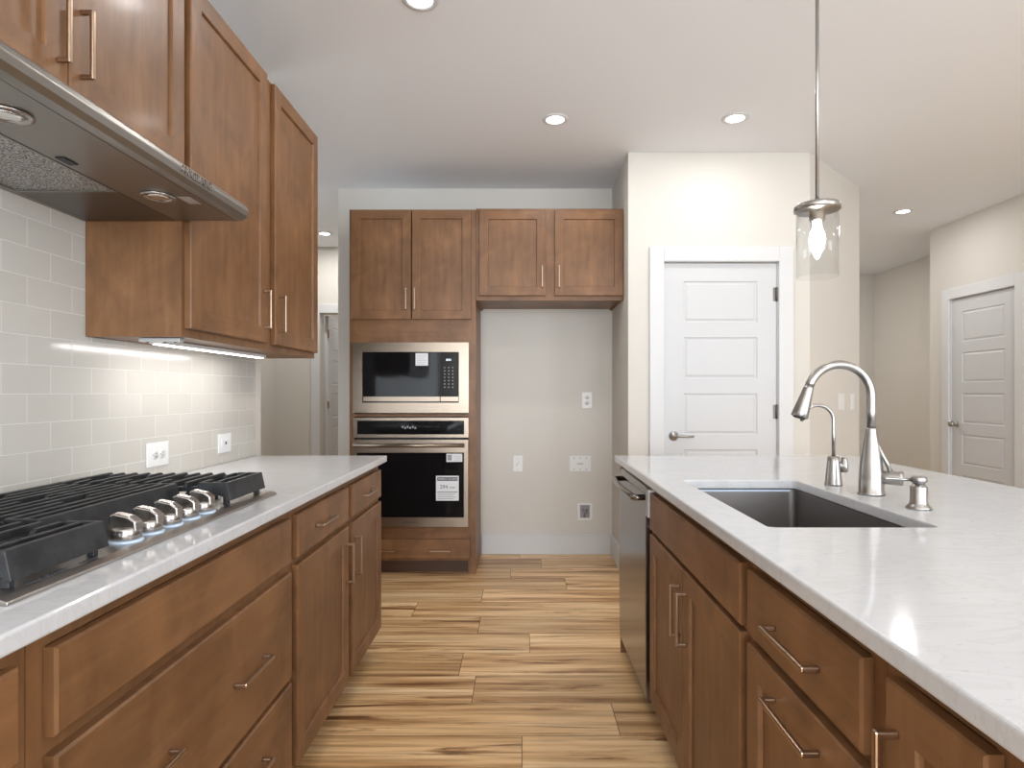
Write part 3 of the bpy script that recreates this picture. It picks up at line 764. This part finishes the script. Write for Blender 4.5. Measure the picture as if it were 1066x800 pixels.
grate(-.427, -.222, .232, 12); grate(-.216, .216, .112, 10); grate(.222, .427, .232, 12)
for (bx, by, r_) in ((.10, -.325, .034), (-.13, -.325, .042), (-.06, 0, .056), (.10, .325, .034), (-.13, .325, .042)):
    b = MB().lathe([(r_ + .014, .0107), (r_ + .012, .018), (r_, .022), (r_, .030), (r_ - .004, .031), (0, .031)], (bx, by, 0), 28).build('burner', BLACKM, ck)
    MB().lathe([(r_ - .003, .0312), (r_ - .001, .036), (r_ - .006, .040), (0, .041)], (bx, by, 0), 28).build('burner_cap', BLACKM, b)
    MB().lathe([(.003, .0107), (.003, .034), (0, .036)], (bx + r_ + .018, by, 0), 10).build('igniter', WHITEP, b)
for k in range(5):
    kx, ky = .206, -.1365 + k * .0685
    b = MB().lathe([(.029, .0106), (.0295, .014), (.027, .0155), (.020, .0156)], (kx, ky, 0), 28).build('knob_collar', FILM, ck)
    m = MB(); m.lathe([(.0235, .0158), (.0255, .018), (.0262, .026), (.0250, .034), (.0235, .039), (0, .040)], (kx, ky, 0), 32)
    kb = m.build('knob', CHROME, ck)
    m = MB(); m.prism([(kx - .027, .030), (kx + .026, .030), (kx + .0245, .050), (kx + .010, .060), (kx - .018, .066), (kx - .026, .062)], ky - .0115, ky + .0115, 'y')
    m.build('grip', CHROME, kb, bevel=.003, seg=3)
mt = Matrix.Translation((.243, -.345, .0083)) @ Matrix.Rotation(R(90), 4, 'Z') @ Matrix.Rotation(R(19), 4, 'X')
m = MB(); m.text('FRIGIDAIRE', .015, Matrix.Translation((.226, -.355, .0108)) @ Matrix.Rotation(R(90), 4, 'Z'), .0004)
m.build('lettering', PRINT, ck)
m = MB(); m.text('GALLERY', .010, Matrix.Translation((.226, -.265, .0108)) @ Matrix.Rotation(R(90), 4, 'Z'), .0004)
m.build('lettering', PRINT, ck)

# ------------------------------------------------------------------ doors
def five_panel(w, h, t=.035):
    a, b = .125, w - .125; ph = .262; gap = .095; z0 = .215
    ps = []
    top = h - .115; tot = top - z0; ph = (tot - 4 * gap) / 5
    for k in range(5): z = z0 + k * (ph + gap); ps.append((a, b, z, z + ph))
    return panel_mesh(w, h, t, ps, [(.004, .006), (.012, .006), (.024, .0015)], .002, False)
def casing(parent, x0, x1, h, w=.092, t=.018):
    m = MB(); m.box(x0 - w, x0, -t, 0, 0, h + w); m.box(x1, x1 + w, -t, 0, 0, h + w); m.box(x0, x1, -t, 0, h, h + w)
    return m
HINGEM, _, _ = new_mat('dark_hinge_metal', (.16, .15, .14), .4, 1.0)
def hinge(parent, x, z, mat=HINGEM):
    m = MB(); m.tube([(x, -.006, z - .045), (x, -.006, z + .045)], .006, 12); m.box(x - .022, x, -.0012, .0008, z - .044, z + .044)
    return m.build('hinge', mat, parent)
def lever_handle(parent, x, z, sgn=1):
    m = MB(); m.lathe([(.031, 0), (.031, -.004), (.026, -.011), (.012, -.014), (.010, -.045), (0, -.046)], (x, 0, z), 28, 'y')
    m.tube([(x, -.040, z), (x + sgn * .03, -.044, z + .002), (x + sgn * .075, -.042, z - .002), (x + sgn * .118, -.038, z - .001)], [.010, .0085, .0075, .006], 14)
    return m.build('door_handle', NICKEL, parent)
def knob_handle(parent, x, z):
    m = MB(); m.lathe([(.032, 0), (.032, -.004), (.027, -.010), (.011, -.014), (.011, -.030), (.024, -.038), (.028, -.050), (.023, -.062), (0, -.066)], (x, 0, z), 28, 'y')
    return m.build('door_knob', NICKEL, parent)
# pantry door
d1 = bpy.data.objects.new('door_1', None); COL.objects.link(d1); d1.location = (DX0, YP + .045, 0); struct(d1)
o = five_panel(DX1 - DX0 - .008, DH - .016).build('door_leaf', DOORM, d1, loc=(.004, 0, .008))
lever_handle(o, .062, .925).location = (0, -.0352, 0)
for z in (.26, 1.08, 1.83): hinge(o, DX1 - DX0 - .010, z).location = (0, -.0355, 0)
o = casing(None, DX0, DX1, DH).build('trim_1', TRIMM, loc=(0, YP - .0005, 0), bevel=.003); struct(o)
m = MB(); m.box(DX0, DX0 + .003, YP, YP + .12, 0, DH); m.box(DX1 - .003, DX1, YP, YP + .12, 0, DH); m.box(DX0, DX1, YP, YP + .12, DH - .003, DH); struct(m.build('trim_2', TRIMM))
# right wall door (faces -x)
d2 = bpy.data.objects.new('door_2', None); COL.objects.link(d2); d2.location = (3.85 + .045, Y1, 0); d2.rotation_euler = (0, 0, R(-90)); struct(d2)
o = five_panel(Y1 - Y0 - .008, DH - .016).build('door_leaf', DOORM, d2, loc=(.004, 0, .008))
knob_handle(o, .060, .925).location = (0, -.0352, 0)
for z in (.26, 1.08, 1.83): hinge(o, Y1 - Y0 - .010, z).location = (0, -.0355, 0)
m = casing(None, 0, Y1 - Y0, DH); o = m.build('trim_3', TRIMM, loc=(3.8495, Y1, 0), bevel=.003); o.rotation_euler = (0, 0, R(-90)); struct(o)
m = MB(); m.box(3.85, 3.97, Y0, Y0 + .003, 0, DH); m.box(3.85, 3.97, Y1 - .003, Y1, 0, DH); m.box(3.85, 3.97, Y0, Y1, DH - .003, DH); struct(m.build('trim_4', TRIMM))
# open door in the back passage, swung away along its left jamb (leaf faces +x)
d3 = bpy.data.objects.new('door_3', None); COL.objects.link(d3); d3.location = (HX0 + .010, 6.43, 0); d3.rotation_euler = (0, 0, R(90)); struct(d3)
o = five_panel(HX1 - HX0 - .01, DH - .016).build('door_leaf', DOORM, d3, loc=(0, 0, .008))
for z in (.26, 1.08, 1.83): hinge(o, -.010, z, PULL).location = (0, -.036, 0)
o = casing(None, HX0, HX1, DH).build('trim_5', TRIMM, loc=(0, 6.2995, 0), bevel=.003); struct(o)

# ------------------------------------------------------------------ electrical plates
def plate(name, label, cat, loc, rz, w, h, kind):
    """plate in local xz facing -y"""
    t = thing(name, label, cat, loc, rz)
    p = MB().box(-w / 2, w / 2, -.0055, -.0003, -h / 2, h / 2).build('cover_plate', WHITEP, t, bevel=.002)
    def socket(cx, cz, flip=False):
        m = MB()
        m.lathe([(.0165, -.0055), (.0165, -.0072), (0, -.0072)], (cx, 0, cz), 20, 'y'); s = m.build('receptacle', WHITEP, t)
        m = MB()
        if flip: m.box(cx - .005, cx + .005, -.0078, -.0073, cz + .004, cz + .006); m.box(cx - .005, cx + .004, -.0078, -.0073, cz - .006, cz - .004); m.box(cx - .012, cx - .008, -.0078, -.0073, cz - .002, cz + .002)
        else: m.box(cx + .004, cx + .006, -.0078, -.0073, cz - .005, cz + .005); m.box(cx - .006, cx - .004, -.0078, -.0073, cz - .005, cz + .004); m.box(cx - .002, cx + .002, -.0078, -.0073, cz - .012, cz - .008)
        m.build('slots', PRINT, s)
    if kind == 'duplex_h': socket(-.020, 0, True); socket(.020, 0, True)
    if kind == 'duplex': socket(0, -.020); socket(0, .020)
    if kind == 'rocker_h': MB().box(-.033, .033, -.0085, -.0055, -.016, .016).build('rocker', WHITEP, t, bevel=.0015); MB().box(-.006, .006, -.0092, -.0087, -.006, .006).build('button', PRINT, t)
    if kind == 'rocker': MB().box(-.016, .016, -.0085, -.0055, -.033, .033).build('rocker', WHITEP, t, bevel=.0015)
    if kind == 'rocker2':
        for s in (-.023, .023): MB().box(s - .016, s + .016, -.0085, -.0055, -.033, .033).build('rocker', WHITEP, t, bevel=.0015)
    if kind == 'blank1':
        m = MB(); m.tube([(-.014, -.0062, -.018), (.014, -.0062, .018)], .0012, 8); m.build('mark', GREYINK, t)
        for z in (-.042, .042): MB().lathe([(.0035, -.0055), (.0035, -.0066), (0, -.0066)], (0, 0, z), 12, 'y').build('screw', GREYPL, t)
    if kind == 'blank3':
        for x in (-.046, 0, .046):
            for z in (-.042, .042): MB().lathe([(.0045, -.0055), (.0045, -.0068), (0, -.0068)], (x, 0, z), 12, 'y').build('screw', GREYINK, t)
        MB().box(-.022, .022, -.0062, -.0056, -.003, .003).build('mark', GREYINK, t)
    return t
XB = XW + .0082
plate('power_outlet', 'white power outlet laid sideways in the tile behind the cooktop', 'outlet', (XB, 2.060, .999), R(90), .122, .082, 'duplex_h')
plate('wall_switch', 'white sideways rocker plate in the tile near the backsplash end', 'switch', (XB, 2.525, .998), R(90), .105, .080, 'rocker_h')
KN = YN / 625
def npos(px, py): return ((px - 543) * KN, YN, 1.21 - (py - 409) * KN)
plate('power_outlet', 'white upright power outlet high on the refrigerator niche wall', 'outlet', npos(611, 417), 0, .074, .122, 'duplex')
plate('blank_wall_plate', 'single narrow white wall plate low left in the refrigerator niche', 'wall plate', npos(539, 483), 0, .072, .120, 'blank1')
plate('blank_wall_plate', 'wide three-gang white blank plate in the refrigerator niche', 'wall plate', npos(604, 483), 0, .160, .118, 'blank3')
mid = Vector((1.836, YP, 0))
def on_angle(px):
    # intersection of the pixel ray with the 45 degree wall
    k = (px - 543) / 625; x0, y0_, dx, dy = 1.836, YP, .681, .65
    s = (k * y0_ - x0) / (dx - k * dy); return Vector((x0 + dx * s, y0_ + dy * s, 0)), s
for px, w, kd, lb in ((875.5, .116, 'rocker2', 'white double rocker switch on the angled pantry wall'), (887, .072, 'rocker', 'single white rocker switch at the far edge of the angled pantry wall')):
    p, s = on_angle(px); K = p.y / 625
    plate('light_switch', lb, 'switch', (p.x, p.y, 1.21 - (418.5 - 409) * K), math.atan2(.65, .681), w, .118, kd)
# water box
p = npos(608.8, 533)
wb = thing('water_outlet_box', 'recessed icemaker water outlet box low on the niche wall', 'water box', p)
m = MB(); frame(m, -.056, .056, -.066, .066, -.036, .036, -.046, .050, -.006, -.0004); m.build('frame', WHITEP, wb, bevel=.003)
MB().box(-.036, .036, -.0022, -.0005, -.046, .050).build('recess', GREYINK, wb)
m = MB(); m.tube([(0, -.004, -.040), (0, -.010, -.01), (0, -.014, .012)], .008, 12); m.tube([(-.018, -.014, .018), (.020, -.014, .018)], .007, 12); m.tube([(.004, -.012, -.002), (.022, -.016, -.006)], .006, 10)
m.build('valve', NICKEL, wb)

# ------------------------------------------------------------------ ceiling lights
def can(x, y, label, power=CAN_POWER):
    t = thing('recessed_light', label, 'ceiling light', (x, y, HC), 0)
    MB().lathe([(.050, -.0005), (.072, -.0005), (.072, -.004), (.062, -.007), (.050, -.0065)], (0, 0, 0), 36, closed=True).build('trim_ring', TRIMM, t)
    MB().lathe([(.0495, -.0035), (.0, -.0045)], (0, 0, 0), 32).build('lens', LENS, t)
    d = bpy.data.lights.new('recessed_lamp', 'AREA'); d.shape = 'DISK'; d.size = .095; d.energy = power; d.color = CAN_COL
    o = bpy.data.objects.new('recessed_lamp', d); COL.objects.link(o); o.parent = t; o.location = (0, 0, -.011)
    return t
can(.188, 3.355, 'round lit ceiling light in front of the refrigerator niche')
can(1.188, 3.34, 'round lit ceiling light just in front of the pantry door')
can(3.215, 5.06, 'small round lit ceiling light far right near the hallway', 5)
can(2.95, 6.9, 'ceiling light in the hallway behind the pantry', 12)  # added out of view to brighten the dark hallway
can(-1.7, 7.4, 'ceiling light in the small room beyond the open passage door', 8)  # added out of view to light the back room and open door
can(-.394, 2.33, 'round lit ceiling light cut off by the top edge')
can(-1.89, 5.76, 'round lit ceiling light in the back passage left of oven tower', 8)
for i, (x, y) in enumerate(((1.19, .6), (-.39, -.4), (3.1, 1.2), (2.9, 3.1), (1.2, -2.0), (3.0, -1.6))):
    can(x, y, ['ceiling light above near island end', 'ceiling light behind the camera over the aisle', 'ceiling light over the room right of the island', 'ceiling light right of pantry over open floor', 'ceiling light in living area nearest windows', 'ceiling light in far right living area'][i])
for y, lb in ((5.6, 'ceiling light'),): pass

# ------------------------------------------------------------------ pendant
pd = thing('pendant_light', 'glass cylinder pendant lamp hanging on a rod over the island', 'pendant light', (.955, 1.94, HC))
MB().lathe([(.065, -.0005), (.065, -.018), (.055, -.024), (0, -.025)], (0, 0, 0), 32).build('canopy', NICKEL, pd)
KP = 1.94 / 625
zc = 1.21 + (409 - 213) * KP - HC        # top of cap
m = MB(); m.tube([(0, 0, -.025), (0, 0, zc + .012)], .0055, 14); m.build('rod', NICKEL, pd)
MB().lathe([(.010, zc + .016), (.014, zc + .008), (.018, zc), (.067, zc - .002), (.070, zc - .006), (.070, zc - .020), (.066, zc - .022), (.024, zc - .022), (.024, zc - .050), (.020, zc - .054), (0, zc - .054)], (0, 0, 0), 40).build('cap', NICKEL, pd)
zb = 1.21 + (409 - 289) * KP - HC
m = MB(); m.lathe([(.0635, zc - .020), (.0635, zb), (.0615, zb), (.0615, zc - .020)], (0, 0, 0), 48, closed=True); m.build('glass_shade', GLASS, pd)
MB().lathe([(.013, zc - .0545), (.014, zc - .075), (.022, zc - .095), (.025, zc - .115), (.019, zc - .140), (.009, zc - .165), (.004, zc - .175), (0, zc - .177)], (0, 0, 0), 24).build('bulb', BULBM, pd)
